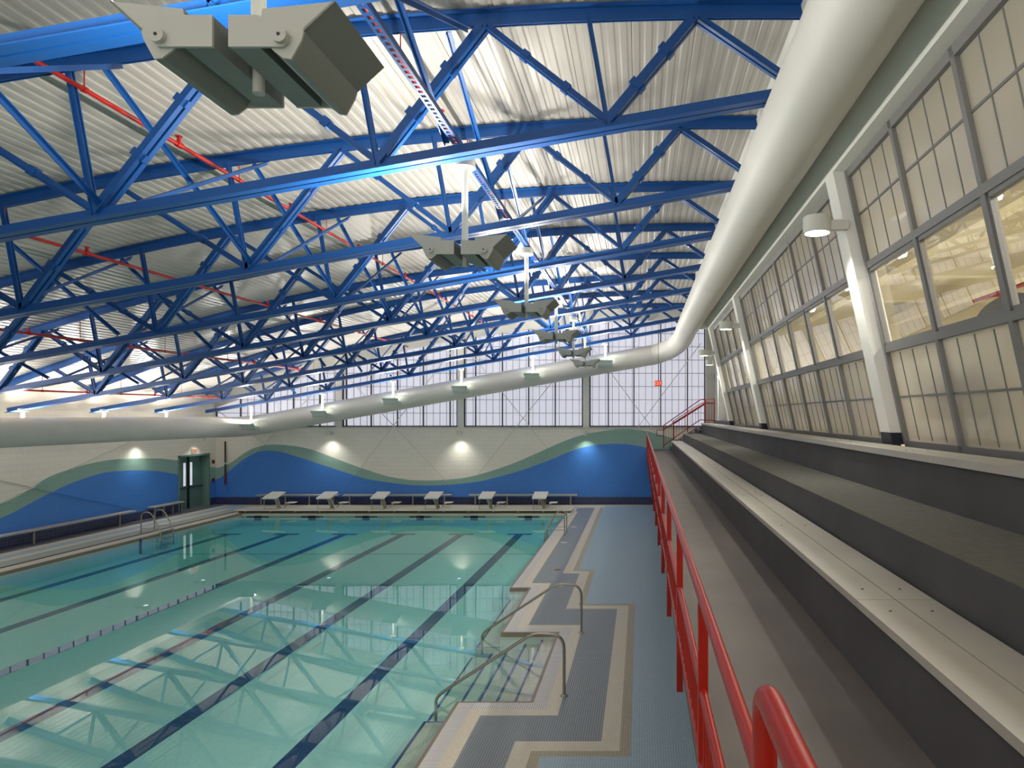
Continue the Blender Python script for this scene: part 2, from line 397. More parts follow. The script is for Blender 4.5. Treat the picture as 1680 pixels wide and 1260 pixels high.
# door
r = struct(thing('door_1', None, None, (XL, (DY0+DY1)/2, 0)))
D = .30
fr = MB()
fr.box(XL-D, XL+.03, DY0-.06, DY0+.02, 0, DZ+.06); fr.box(XL-D, XL+.03, DY1-.02, DY1+.06, 0, DZ+.06)
fr.box(XL-D, XL+.03, DY0-.06, DY1+.06, DZ-.02, DZ+.06)
fr.build('door_frame', MT['doorteal'], r)
ym = (DY0+DY1)/2
for s, (y0, y1) in enumerate(((DY0+.02, ym-.05), (ym+.05, DY1-.02))):
    lf = MB().box(XL-D-.05, XL-D, y0, y1, .01, DZ-.02).build('door_leaf', MT['doorteal2'], r)
    yc = y1-.17 if s == 0 else y0+.17
    MB().box(XL-D-.01, XL-D+.012, yc-.07, yc+.07, 1.05, 2.1).build('door_glass', MT['slit'], lf)
    MB().box(XL-D, XL-D+.07, y0+.05, y1-.02, .95, 1.0).build('push_bar', MT['dmull'], lf)
MB().box(XL-D-.03, XL-D+.05, ym-.05, ym+.05, 0, DZ-.02).build('door_post', MT['black'], r)
# right, near and room-behind shells
b = MB()
ZB = 3.92
b.add([(wallx(7.38), YB, 7.38), (wallx(7.38), 24.0, 7.38), (wallx(9.5), 24.0, 9.5), (wallx(9.5), YB, 9.5)], [(0, 1, 2, 3)])
b.add([(wallx(7.38), YB, 7.38), (wallx(7.38), 24.0, 7.38), (wallx(7.38)+.34, 24.0, 7.38), (wallx(7.38)+.34, YB, 7.38)], [(0, 1, 2, 3)])
b.add([(wallx(9.5), 24.0, 7.38), (3.6, 24.0, 7.38), (3.6, 24.0, 9.6), (wallx(9.5), 24.0, 9.6)], [(0, 1, 2, 3)])
struct(b.build('wall_right_beam', MT['frame']))
b = MB()
b.add([(3.62, 24.0, 2.2), (3.62, YF, 2.2), (3.62, YF, 9.6), (3.62, 24.0, 9.6)], [(0, 1, 2, 3)])
b.add([(3.2, 24.0, 3.9), (3.62, 24.0, 3.9), (3.62, 24.0, 9.5), (2.0, 24.0, 9.5)], [(0, 1, 2, 3)])
struct(b.build('wall_right', MT['wallwhite']))
b = MB()
b.add([(XL, YB, 0), (4, YB, 0), (4, YB, 9.8), (XL, YB, 9.8)], [(0, 1, 2, 3)])
struct(b.build('wall_near', MT['wallwhite']))
r = struct(thing('window_9', None, None, (-8, YB, 3.7)))     # unseen glowing wall added behind the camera to brighten the lower hall
MB().add([(XL+.3, YB+.02, 3.7), (3.0, YB+.02, 3.7), (3.0, YB+.02, 8.6), (-8, YB+.02, 8.0), (XL+.3, YB+.02, 4.7)], [(0, 1, 2, 3, 4)]).build('pane', MT['nearfill'], r, recalc=False)
q = MB()
for k in range(18): q.box(XL+.3+1.35*k, XL+.36+1.35*k, YB+.021, YB+.08, 3.7, zhead(XL+.3+1.35*k)-.3)
q.build('frame', MT['dmull'], r)
# ------------------------------------------------------------------ ceiling: ribbed steel deck, ribs running down the hall
b = MB(); pitch = .17; x = XL-.1; prof = []; k = 0
while x < 3.9:
    d = .013
    prof += [(x, 0), (x+.075, 0), (x+.10, d), (x+.145, d)]
    if k % 5 == 4: prof += [(x+.147, d+.02), (x+.151, d+.02), (x+.153, d)]
    x += pitch; k += 1
n = len(prof)
b.add([(x, YB, zroof(x)+d) for x, d in prof]+[(x, YF+.1, zroof(x)+d) for x, d in prof], [(i, i+1, n+i+1, n+i) for i in range(n-1)])
struct(b.build('ceiling', MT['roof'], recalc=False))
# ------------------------------------------------------------------ deck and pool, as cells of a grid
POOL = [(-17.38, -3.25, YB+1.5, 29.0), (-3.25, -2.76, YB+1.5, 16.47), (-2.76, -1.65, 9.96, 13.1)]
OUT = [(-30, -2.11, YB-9, 30.7), (-30, -1.65, YB-9, 17.98), (-30, -.52, 8.74, 14.7)]
def sd(x, y, rects):
    return min(max(a-x, x-c, e-y, y-g) for a, c, e, g in rects)
LANES = [-4.9-2.36*i for i in range(6)]
def deck_zone(x, y):
    d = sd(x, y, POOL)
    if d < 0: return None
    if y > 31.55: return 'edge'
    if x < -17.38:
        for lim, m in ((-19.75, 'edge'), (-19.35, 'cream'), (-18.95, 'blue'), (-18.65, 'cream'), (-18.0, 'dull'), (-17.86, 'dark')):
            if x < lim and (y < 30.3 or lim < -18.9): return m
        if y > 30.3: return 'blue' if y < 31.2 else 'cream'
        return 'lip' if x > -17.44 else 'cream'
    if y > 30.3 and x < -2.9: return 'blue' if y < 31.1 else 'cream'
    if y > 29 and x < -2.9: return 'cream'
    if d < .05: return 'lip'
    if d < .27:
        for Y in (9.96, 13.1, 16.47):
            s = 1 if Y == 9.96 else -1
            if 0 < (Y-y)*s < .27 and x > -3.3 and x < -1.65-.0 and sd(x, y, [(-2.9, -1.65, 9.96, 13.1)] if Y != 16.47 else [(-3.3, -2.76, 13.3, 16.47)]) >= 0:
                pass
        dx = min(abs(x-c) for a, c, e, g in POOL if e-.3 < y < g+.3)
        ins = any(e < y < g and c < x < c+.27 for a, c, e, g in POOL)
        return 'gx' if ins else 'gy'
    if d < .47: return 'cream'
    if y > 31.2: return 'cream'
    o = sd(x, y, OUT)
    if y > 30.7 and x < -1.7: return 'cream'
    if o < 0: return 'grey'
    if o < .25: return 'cream'
    if o < .39: return 'beige'
    return 'blue'
DM = {'edge': 't_edge', 'cream': 't_cream', 'blue': 't_blue', 'dull': 't_dull', 'dark': 'dark', 'lip': 'lip', 'gx': 'grateX', 'gy': 'grateY', 'grey': 't_grey', 'beige': 't_beige'}
cx = {XL-.35, 1.06, -19.75, -19.35, -18.95, -18.65, -18.0, -17.86, -17.44, -2.9, -1.7}
cy = {YB, YF, 30.3, 31.55, 31.2, 31.1, 30.7, 29.0}
for a, c, e, g in POOL:
    for o in (0, .05, .27, .47): cx |= {c+o}; cy |= {e-o, g+o, e+o}
    cx |= {a}
for a, c, e, g in OUT:
    for o in (0, .25, .39): cx |= {c+o}; cy |= {e-o, g+o}
cx = sorted(v for v in cx if XL-.36 < v < 1.07); cy = sorted(v for v in cy if YB-.01 < v < YF+.01)
keys = list(DM)
b = MB()
for x0, x1 in zip(cx[:-1], cx[1:]):
    for y0, y1 in zip(cy[:-1], cy[1:]):
        if x1-x0 < 1e-4 or y1-y0 < 1e-4: continue
        z = deck_zone((x0+x1)/2, (y0+y1)/2)
        if z is None: continue
        zz = 0
        b.add([(x0, y0, zz), (x1, y0, zz), (x1, y1, zz), (x0, y1, zz)], [(0, 1, 2, 3)], keys.index(z))
struct(b.build('floor', [MT[DM[k]] for k in keys], recalc=False))
# pool basin: apparent depths, with steps in the alcove
STEPX = [-1.96, -2.29, -2.62, -2.95, -3.34]
STEPZ = [-.10, -.19, -.28, -.37, -.45]
FLOORZ = -.55
def basin(x, y):
    if sd(x, y, POOL) >= 0: return None
    if 9.96 < y < 13.1 and x > STEPX[-1]:
        i = sum(1 for s in STEPX if x < s)
        m = 'line' if any(s <= x < s+.045 for s in STEPX) else 'step'
        return STEPZ[i]-.04, m
    if -3.25 < x: return -.30, ('line' if x < -3.205 or (x < -2.7 and (9.915 < y < 9.96 or 13.1 < y < 13.145)) else 'step')
    for l in LANES:
        if abs(x-l) < .16 and y < 26.85: return FLOORZ, 'line'
        if abs(x-l) < .5 and 26.75 < y < 27.05: return FLOORZ, 'line'
    if 23.05 < y < 23.12: return FLOORZ, 'line'
    return FLOORZ, 'floor'
bx, by = set(), set()
for a, c, e, g in POOL: bx |= {a, c}; by |= {e, g}
for s in STEPX: bx |= {s, s+.045}
for l in LANES: bx |= {l-.16, l+.16, l-.5, l+.5}
bx |= {-3.205}; by |= {26.75, 26.85, 27.05, 23.05, 23.12, 9.915, 13.145}
bx = sorted(bx); by = sorted(by)
PK = ['floor', 'line', 'step']
b = MB(); cell = {}
for i in range(len(bx)-1):
    for j in range(len(by)-1):
        cell[i, j] = basin((bx[i]+bx[i+1])/2, (by[j]+by[j+1])/2)
for (i, j), v in cell.items():
    if v is None: continue
    x0, x1, y0, y1 = bx[i], bx[i+1], by[j], by[j+1]; z = v[0]
    b.add([(x0, y0, z), (x1, y0, z), (x1, y1, z), (x0, y1, z)], [(0, 1, 2, 3)], PK.index(v[1]))
    for di, dj, p, q in ((1, 0, (x1, y0), (x1, y1)), (-1, 0, (x0, y0), (x0, y1)), (0, 1, (x0, y1), (x1, y1)), (0, -1, (x0, y0), (x1, y0))):
        nb = cell.get((i+di, j+dj))
        zz = 0 if nb is None else nb[0]
        if zz > z+1e-5:
            if nb is None:
                b.add([(*p, z), (*q, z), (*q, -.09), (*p, -.09)], [(0, 1, 2, 3)], 0)
                b.add([(*p, -.09), (*q, -.09), (*q, 0), (*p, 0)], [(0, 1, 2, 3)], 3)
            else:
                b.add([(*p, z), (*q, z), (*q, zz), (*p, zz)], [(0, 1, 2, 3)], PK.index('step' if x0 > -3.4 else 'floor'))
for l in LANES:              # cross targets on the end wall and the rim mark of the slope line
    b.box(l-.48, l+.48, 28.985, 28.998, -.19, -.14, 1); b.box(l-.16, l+.16, 28.985, 28.998, -.32, -.11, 1)
b.box(-17.378, -17.37, 23.03, 23.14, FLOORZ, -.02, 1)
struct(b.build('pool_basin', [MT['p_floor'], MT['p_line'], MT['p_step'], MT['lip']], recalc=False))
# water: a clear body that takes red out of the light, with a mirror-smooth top
m = thin_glass('pool_water', (1, 1, 1), .012, 1.45, 0)
nt = m.node_tree
va = nt.nodes.new('ShaderNodeVolumeAbsorption'); va.inputs['Color'].default_value = (.04, .85, .83, 1); va.inputs['Density'].default_value = .46
nt.links.new(va.outputs[0], nt.nodes['Material Output'].inputs['Volume'])
gl = [n for n in nt.nodes if n.type == 'BSDF_GLOSSY'][0]
fr_ = [n for n in nt.nodes if n.type == 'FRESNEL'][0]
tc = nt.nodes.new('ShaderNodeTexCoord'); nz = nt.nodes.new('ShaderNodeTexNoise'); nz.inputs['Scale'].default_value = .9; nz.inputs['Detail'].default_value = 1
nt.links.new(tc.outputs['Object'], nz.inputs['Vector'])
bp = nt.nodes.new('ShaderNodeBump'); bp.inputs['Strength'].default_value = .05; bp.inputs['Distance'].default_value = .02
nt.links.new(nz.outputs[0], bp.inputs['Height']); nt.links.new(bp.outputs[0], gl.inputs['Normal'])
wt = MB().box(-17.6, -1.55, YB+1.3, 29.05, -.75, -.075).build('water', m)
tag(wt, 'still teal pool water reflecting the roof trusses and the windows', 'water', kind='stuff')
# raised curb at the far end of the pool
r = thing('end_curb', 'raised cream curb across the far end of the pool carrying the starting blocks', 'curb', (-10.4, 29.5, 0))
b = MB().box(-17.75, -3.0, 28.98, 30.15, .085, .13); b.build('curb_slab', MT['t_cream'], r)
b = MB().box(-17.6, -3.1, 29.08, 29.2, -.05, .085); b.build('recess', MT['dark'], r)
for k in range(14):
    MB().box(-17.3+k*1.083, -17.24+k*1.083, 29.0, 29.08, -.07, .085).build('bracket', MT['lip'], r)
MB().box(-17.6, -3.1, 28.985, 29.02, -.075, -.04).build('waterline_strip', MT['t_cream'], r)
# ------------------------------------------------------------------ walkway and stepped stand
XRAIL, ZW = .28, 2.63
b = MB().box(.40, 1.40, YB, YF-.01, 2.33, ZW)
b.box(.30, .40, YB, YF-.01, 2.43, ZW)
struct(b.build('floor_walkway', MT['walk']))
b = MB()
YE = 29.6
b.prism([(1.40, 0), (1.40, 3.08), (1.89, 3.08), (1.89, 3.44), (2.71, 3.44), (2.71, 3.85), (3.6, 3.85), (3.6, 0)], YB, YE, 'Y', 0)
b.box(1.892, 2.705, YB, YE-.002, 3.44, 3.444, 1)
struct(b.build('floor_stand', [MT['concrete'], MT['tread']]))
MB_ = MB().box(1.05, 1.10, YB, YF-.01, 0, 2.33); struct(MB_.build('wall_stand', MT['concrete']))
def bench(name, label, x0, x1, z0, z1, n):
    r = thing(name, label, 'bench seat', ((x0+x1)/2, 12, z0))
    wv = (x1-x0)/n
    for k in range(n):
        Y = YB
        while Y < YE-.2:
            e = min(Y+5.6, YE); q = MB().box(x0+k*wv+.004, x0+(k+1)*wv-.004, Y+.004, e-.004, z0, z1)
            if k in (0, n-1):
                for t in (.25, 2.8, 5.35):
                    if Y+t < e: q.lathe([(.009, -.01), (.009, .003), (.004, .005)], (x0+(k+.5)*wv, Y+t, z1), 8, 1)
            q.build('plank', [MT['alu'], MT['dmull']], r); Y = e
bench('bench_seat', 'long pale plank seat of the lower bench beside the walkway', 1.36, 1.86, 3.082, 3.13, 2)
bench('bench_seat', 'long pale plank seat of the upper bench below the leaning glazed wall', 2.68, 3.14, 3.852, 3.92, 2)
# stair at the far end of the stand
b = MB(); ns = 8
for k in range(ns):
    x = 1.40+k*.24; z = ZW+(ZB-ZW)*(k+1)/ns
    b.box(x, 3.6, YE+.01, YF-.02, z-(ZB-ZW)/ns, z-.001)
struct(b.build('floor_steps', MT['concrete']))
# ------------------------------------------------------------------ the leaning glazed wall
COLY = [8.6, 17.6, 23.85]
def gx(z, d=.17): return wallx(z)+d
def slab(mb, y0, y1, z0, z1, d0, d1, mi=0):
    """box that leans with the wall: y and z ranges, d = depth behind the wall face"""
    vs = [(wallx(z)+d, y, z) for z in (z0, z1) for y in (y0, y1) for d in (d0, d1)]
    mb.add(vs, [(0, 2, 3, 1), (4, 5, 7, 6), (0, 1, 5, 4), (2, 6, 7, 3), (0, 4, 6, 2), (1, 3, 7, 5)], mi)
ZH = 7.38
for i, y in enumerate(COLY+[-.9]):
    r = thing('leaning_column', ['white leaning column nearest the camera, between glazed bays', 'white leaning column, second along the glazed wall', 'white leaning column at the far end of the glazed wall', 'white leaning column behind the camera'][i], 'column', (3.2, y, ZB))
    q = MB(); slab(q, y-.17, y+.17, 4.07, ZH, .0, .28); q.build('shaft', MT['frame'], r)
    q = MB(); slab(q, y-.175, y+.175, ZB, 4.07, -.005, .285); q.build('column_base', MT['navybase'], r)
    if i == 3: bpy.data.objects.remove(q and [o for o in bpy.data.objects if o.parent == r][0]); [bpy.data.objects.remove(o) for o in [o for o in bpy.data.objects if o.parent == r]]; bpy.data.objects.remove(r); ROOTS.pop()
W0, W1 = H+.82, H+1.88
bayY = [(-.8, 8.43, [.02, 1.41, 2.80, 4.18, 5.57, 6.96]), (8.77, 17.43, [9.05, 10.4, 11.75, 13.1, 14.5, 15.9]), (17.77, 23.68, [18.4, 19.75, 21.1, 22.45])]
for i, (y0, y1, ms) in enumerate(bayY):
    r = struct(thing('window_%d' % (6+i), None, None, (3.3, (y0+y1)/2, ZB)))
    q = MB()
    for z0, z1 in ((3.78, W0), (W1, ZH)): slab(q, y0, y1, z0, z1, .20, .23)
    q.build('panel', MT['nearpanel'], r)
    q = MB(); slab(q, y0, y1, W0, W1, .20, .206); q.build('pane', MT['glass'], r)
    q = MB()
    for y in ms: slab(q, y-.035, y+.035, ZB, ZH, .15, .235)
    for y in (y0+.03, y1-.03): slab(q, y-.03, y+.03, ZB, ZH, .14, .235)
    for z in (W0, W1): slab(q, y0, y1, z-.04, z+.04, .148, .236)
    slab(q, y0, y1, 3.78, ZB+.05, .15, .235); slab(q, y0, y1, ZH-.09, ZH, .15, .235)
    edges = [y0]+ms+[y1]
    for a, c in zip(edges[:-1], edges[1:]):      # inner sash of each clear pane
        if c-a < .3: continue
        for z in (W0+.04, W1-.08): slab(q, a+.03, c-.03, z, z+.04, .165, .225)
        for y in (a+.035, c-.07): slab(q, y, y+.035, W0+.04, W1-.04, .165, .225)
    q.build('frame', MT['mull'], r)
    q = MB()
    for a, c in zip(edges[:-1], edges[1:]):
        n = max(1, round((c-a)/.345))
        for k in range(1, n):
            y = a+(c-a)*k/n
            for z0, z1 in ((ZB+.07, W0-.06), (W1+.06, ZH-.09)): slab(q, y-.007, y+.007, z0, z1, .192, .205)
    for z in (H+.22, H+2.52): slab(q, y0, y1, z-.012, z+.012, .19, .206)
    q.build('muntin', MT['muntin'], r)
# low white piers and base beyond the glazed wall
b = MB(); b.box(3.28, 3.62, 28.0, 28.35, ZB, 9.3); b.box(3.22, 3.62, 24.02, 24.3, ZB, 7.3); b.box(3.30, 3.62, 25.2, 31.8, 7.0, 7.25)
struct(b.build('trim_2', MT['frame']))
b = MB(); b.box(3.27, 3.62, 24.1, 29.5, ZB, ZB+.12); struct(b.build('baseboard_right', MT['navybase']))
# the room behind the glass
b = MB()
X0, X1, Y0, Y1, Z0, Z1 = 3.63, 13.5, -3, 23.8, 2.2, 8.2
b.add([(X1, Y0, Z0), (X1, Y1, Z0), (X1, Y1, Z1), (X1, Y0, Z1)], [(0, 1, 2, 3)])
b.add([(X0, Y1, Z0), (X1, Y1, Z0), (X1, Y1, Z1), (2.3, Y1, Z1)], [(0, 1, 2, 3)])
b.add([(X0, Y0, Z0), (X1, Y0, Z0), (X1, Y0, Z1), (2.3, Y0, Z1)], [(0, 1, 2, 3)])
b.add([(2.3, Y0, Z1), (X1, Y0, Z1), (X1, Y1, Z1), (2.3, Y1, Z1)], [(0, 1, 2, 3)])
struct(b.build('wall_gym', MT['roomwall']))
b = MB().add([(X0, Y0, Z0+.001), (X1, Y0, Z0+.001), (X1, Y1, Z0+.001), (X0, Y1, Z0+.001)], [(0, 1, 2, 3)])
struct(b.build('floor_gym', MT['roomwall']))
b = MB()
for k in range(7): b.box(2.8 if k > 1 else 2.8, X1, -1.5+k*3.6, -1.2+k*3.6, 7.75, 8.2)
b.box(5.6, 5.95, Y0, Y1, 7.5, 7.78); b.box(8.9, 9.25, Y0, Y1, 7.5, 7.78)
struct(b.build('trim_3', MT['roomwall']))
r = thing('sprinkler_pipe', 'red pipe under the ceiling of the room behind the glass', 'pipe', (10, 9, 7.7))
MB().tube([(10, -2, 7.7), (10, 19.9, 7.7)], .06, 8).build('pipe', MT['sprinkler'], r, smooth=40)
MB().tube([(10, 19.0, 7.7), (13, 19.0, 7.7)], .045, 8).build('branch', MT['sprinkler'], r, smooth=40)
r = thing('padded_seat', 'dark padded seat back showing above the sill of the nearest bay', 'chair', (3.9, 6.9, 2.2))
pr = [(6.28, 4.3)]+[(6.9-.63*math.cos(t), 5.30+.24*math.sin(t)) for t in np.linspace(.1, math.pi-.1, 16)]+[(7.52, 4.3)]
MB().prism(pr, 3.78, 3.92, 'X').build('backrest', MT['pad'], r, smooth=35)
MB().box(3.82, 3.88, 6.8, 7.0, Z0, 4.32).build('post', MT['dmull'], r)
for k, y in enumerate((1.5, 7.5, 13.5, 19.5)):
    light('AREA', (5.0, y, 7.45), ROOM, (5.0, y, 0), .4, 2.4, col=(1, .97, .91), name='gym_light')
# ------------------------------------------------------------------ roof trusses
def dbl(b_, h, g=.014, t=.014, down=True):
    z0, z1 = -h/2, h/2
    if down: L = [(g, z1), (g+t, z1), (g+t, z0+t), (g+b_, z0+t), (g+b_, z0), (g, z0)]
    else: L = [(g, z0), (g+t, z0), (g+t, z1-t), (g+b_, z1-t), (g+b_, z1), (g, z1)]
    return [L, [(-u, v) for u, v in reversed(L)]]
XA, XB = -20.1, 2.05
TN = [1.98, .68, -1.95, -5.18, -9.1, -12.9, -16.1, -18.6]
BN = [-.41, -3.28, -6.8, -10.7, -14.5, -17.3]
TRY = [5.1+3.2*i for i in range(9)]
LBL = ['blue curved roof truss nearest the camera, cut by the top left corner'] + ['blue curved roof truss, %s from the camera' % ORD[i] for i in range(1, 8)] + ['blue curved roof truss closest to the far windows']
r0 = thing('roof_truss', LBL[0], 'truss', (XA, TRY[0], zbot(XA)), 'blue roof trusses across the pool hall')
y = TRY[0]
MB().sweep([(x, y, ztop(x)) for x in np.linspace(XA, XB, 31)], dbl(.11, .17, down=False)).build('top_chord', BLK, r0)
MB().sweep([(XA, y, zbot(XA)), (XB, y, zbot(XB))], dbl(.11, .15)).build('bottom_chord', BLK, r0)
def member(x0, z0, x1, z1, b_, h, clip):
    q = MB().sweep([(x0, y, z0), (x1, y, z1)], dbl(b_, h, .02, .012, down=True))
    if clip:
        for t in (.33, .66):
            p = Vector((x0+(x1-x0)*t, y, z0+(z1-z0)*t)); d = Vector((x1-x0, 0, z1-z0)).normalized()
            q.bar(p-d*.05, p+d*.05, .09, h*1.5, (0, 1, 0))
    q.build('web_member', BLK, r0)
for i, xt in enumerate(TN):
    for xb_ in BN:
        j = BN.index(xb_)
        if j == i-1: member(xt, ztop(xt)-.05, xb_, zbot(xb_)+.05, .07, .13, True)      # leans right going up
        if j == i-2: pass
    if i >= 2: pass
for i, xt in enumerate(TN[1:7]):
    j = i                       # top node to the bottom node on its right
    if 0 <= j-1 < len(BN): member(xt, ztop(xt)-.05, BN[j-1], zbot(BN[j-1])+.05, .045, .08, True)
member(TN[0]-.1, ztop(TN[0])-.06, BN[0], zbot(BN[0])+.05, .05, .09, False) if False else None
member(TN[1], ztop(TN[1])-.05, 2.0, zbot(2.0)+.03, .06, .10, False)
member(TN[7], ztop(TN[7])-.05, BN[5], zbot(BN[5])+.05, .045, .08, False)
for xb_ in BN:
    xt = xb_-.177*(ztop(xb_)-zbot(xb_))
    member(xb_, zbot(xb_), xt, ztop(xt), .035, .06, False)
xm = -1.95+.0
for xt in (-5.18, -9.1, -12.9, -1.95):
    xb_ = xt+.177*(ztop(xt)-zbot(xt))*.9
kids = children(r0)
for i in range(1, 9): copy_tree(r0, (XA, TRY[i], zbot(XA)), LBL[i], kids)
# braces crossing between neighbouring trusses
ROWS = [(-2.3, 'row by the pendant uplights'), (-6.6, 'second row from the duct'), (-11.4, 'third row from the duct'), (-15.8, 'row nearest the left wall')]
for x, rn in ROWS:
    for up in (0, 1):
        first = None
        for i in range(8):
            za, zc = (zbot(x)+.08, ztop(x)-.12) if up else (ztop(x)-.12, zbot(x)+.08)
            if first is None:
                o = MB()
                dz = zc-za; sx = (.14 if up else -.14)
                o.sweep([(sx, .03, 0), (sx, 3.17, dz)], [[(0, -.03), (.012, -.03), (.012, .02), (.06, .02), (.06, .03), (0, .03)]], side=(1, 0, 0))
                first = o.build('truss_brace', BLK); q = first
            else:
                q = first.copy(); C.objects.link(q)
            q.location = (x, TRY[i], za)
            tag(q, 'blue brace %s away from camera behind %s truss, %s' % ('rising' if up else 'falling', ORD[i], rn), 'brace', 'blue cross braces between roof trusses')
# ------------------------------------------------------------------ sprinkler pipes and perforated tray
for k, (px_, pz, lab) in enumerate([(-3.0, H+4.45, 'red sprinkler pipe running beside the perforated tray above the pendants'), (-6.95, H+4.06, 'red sprinkler pipe, second from the duct, under the ribbed roof'), (-11.0, H+3.2, 'red sprinkler pipe, third from the duct, under the ribbed roof'), (-15.1, H+2.0, 'red sprinkler pipe, second from the left wall, under the ribbed roof'), (-19.0, H+.75, 'red sprinkler pipe low along the left wall above the duct')]):
    r = thing('sprinkler_pipe', lab, 'pipe', (px_, 12, pz))
    MB().tube([(px_, YB+.3, pz), (px_, YF-.5, pz)], .032, 10).build('pipe', MT['sprinkler'], r, smooth=40)
    for i, Y in enumerate(TRY):
        h = MB().tube([(px_, Y, pz), (px_, Y, ztop(px_)-.05)], .008, 6)
        h.tube([(px_, Y-.03, pz), (px_, Y+.03, pz)], .042, 10); h.build('hanger', MT['sprinkler'], r, smooth=40)
        Yc = Y+1.7
        c = MB().tube([(px_, Yc-.05, pz), (px_, Yc+.05, pz)], .048, 10)
        c.box(px_-.02, px_+.02, Yc-.02, Yc+.02, pz+.03, pz+.12); c.lathe([(.05, .12), (.05, .13)], (px_, Yc, pz), 8)
        c.build('sprinkler_head', MT['sprinkler'], r, smooth=40)
TX = -2.31
def ZT(x): return zbot(x)+.11
r = thing('cable_tray', 'blue perforated channel running over the pendant uplights', 'cable tray', (TX, 15, ZT(TX)))
q = MB()
for dx in (-.05, .045): q.box(TX+dx, TX+dx+.008, 1.0, YF-1.3, ZT(TX), ZT(TX)+.06)
q.build('side_rail', BLK, r)
q = MB()
for dx in (-.05, .024): q.box(TX+dx, TX+dx+.026, 1.0, YF-1.3, ZT(TX)-.004, ZT(TX))
Y = 1.0
while Y < YF-1.4: q.box(TX-.05, TX+.05, Y, Y+.045, ZT(TX)-.0042, ZT(TX)+.0002); Y += .1
q.build('perforated_bottom', BLK, r)
# ------------------------------------------------------------------ pendant twin uplights
def head(r, s, y0, y1, x, z):
    """one lamp head; s = +1 right, -1 left; profile across the hall, extruded along it"""
    S = lambda ps: [(x+s*a, z+b_) for a, b_ in ps]
    hs = [(.22, .132), (.449, .009), (.436, -.04), (.378, -.145), (.334, -.14), (.277, -.097), (.20, .02)]
    o = MB()
    o.prism(S(hs), y0+.012, y1-.012, 'Y', 1); o.prism(S(hs), y0, y0+.012, 'Y', 0); o.prism(S(hs), y1-.012, y1, 'Y', 0)
    hd = o.build('lamp_head', [MT['housing'], MT['dkhousing']], r, smooth=20)
    br = [(.044, .086), (.207, .086), (.30, .03), (.365, -.035), (.372, -.06), (.345, -.088), (.044, -.088)]
    o = MB(); o.prism(S(br), y0-.02, y0-.002, 'Y', 0); o.prism(S(br), y1+.002, y1+.02, 'Y', 0)
    o.box(min(x+s*.044, x+s*.21), max(x+s*.044, x+s*.21), y0, y1, z-.085, z+.083, 1)
    o.build('ballast_box', [MT['housing'], MT['dkhousing']], r)
    v = MB()
    n_ = .012
    v.prism(S([(.449, .009), (.625, .172), (.617, .182), (.441, .021)]), y0, y1, 'Y', 0)
    for a, c in ((y0, y0+.008), (y1-.008, y1)): v.prism(S([(.22, .132), (.449, .009), (.625, .172), (.30, .14)]), a, c, 'Y', 1)
    v.build('visor', [MT['dkhousing'], MT['housing']], r)
    k = MB()
    k.tube([(x+s*.335, y0-.05, z-.035), (x+s*.335, y0-.02, z-.035)], .042, 14); k.tube([(x+s*.335, y0-.052, z-.035), (x+s*.335, y0-.05, z-.035)], .010, 10, 1); k.build('pivot_knob', [MT['housing'], MT['black']], r, smooth=40)
    g = MB(); g.prism(S([(.235, .128), (.43, .024), (.435, .034), (.24, .138)]), y0+.03, y1-.03, 'Y'); g.build('lens', MT['uplens'], hd)
UL = ['nearest the camera, cut by the top of the picture', 'second from the camera', 'third from the camera', 'fourth from the camera', 'fifth from the camera', 'farthest from the camera']
FZ = H+2.11
r0 = None
for i in range(6):
    Y = 4.02+4.72*i
    lab = 'grey twin-headed pendant uplight, '+UL[i]
    if r0 is None:
        r0 = thing('pendant_uplight', lab, 'light fixture', (TX, Y, FZ), 'twin pendant uplights over the pool')
        for s in (1, -1): head(r0, s, Y-.35, Y+.35, TX, FZ)
        MB().tube([(TX, Y, FZ+.06), (TX, Y, ZT(TX)-.15)], .042, 14).build('pole', MT['frost'], r0, smooth=40)
        MB().lathe([(.12, 0), (.135, .01), (.135, .13), (.03, .14)], (TX, Y, ZT(TX)-.16), 24).build('ceiling_cap', MT['frost'], r0, smooth=40)
        MB().tube([(TX, Y, FZ-.17), (TX, Y, FZ+.06)], .034, 14).build('pole_end', MT['housing'], r0, smooth=40)
        kids = children(r0)
    else:
        copy_tree(r0, (TX, Y, FZ), lab, kids)
for Y in [4.02+4.72*i for i in range(-2, 6)]:
    for s in (1, -1):
        light('AREA', (TX+s*.35, Y, FZ+.17), UPLIGHT*(.62 if s > 0 else 1.7), (TX+s*1.45, Y, FZ+1.17), .60, .15, name='uplight_lamp')
# small uplights hung from the last truss
for i, px in enumerate((412, 529, 645, 757, 874, 993)):
    Y = TRY[-1]; x = (px-VX)*Y/F; zt = zbot(x); zz = zt-1.12
    lab = 'small grey uplight on a stem before the far duct, %s from the left' % ORD[i]
    r = thing('stem_uplight', lab, 'light fixture', (x, Y, zz), 'small stem uplights before the far duct')
    MB().tube([(x, Y, zz), (x, Y, zt-.1)], .045, 12).build('pole', MT['frost'], r, smooth=40)
    MB().lathe([(.13, 0), (.13, .1), (.02, .11)], (x, Y, zt-.17), 18).build('ceiling_cap', MT['frost'], r, smooth=40)
    MB().prism([(Y-.28, zz-.02), (Y-.34, zz+.10), (Y-.1, zz+.06), (Y+.08, zz+.06), (Y+.08, zz-.10), (Y-.18, zz-.10)], x-.34, x+.34, 'X').build('lamp_head', MT['stemlit'], r)
    MB().prism([(Y-.34, zz+.10), (Y-.46, zz+.19), (Y-.45, zz+.20), (Y-.33, zz+.11)], x-.36, x+.36, 'X').build('visor', MT['stemlit'], r)
    light('AREA', (x, Y-.12, zz+.16), WASH, (x, Y-1.4, zz+1.4), .5, .12, name='stem_lamp')
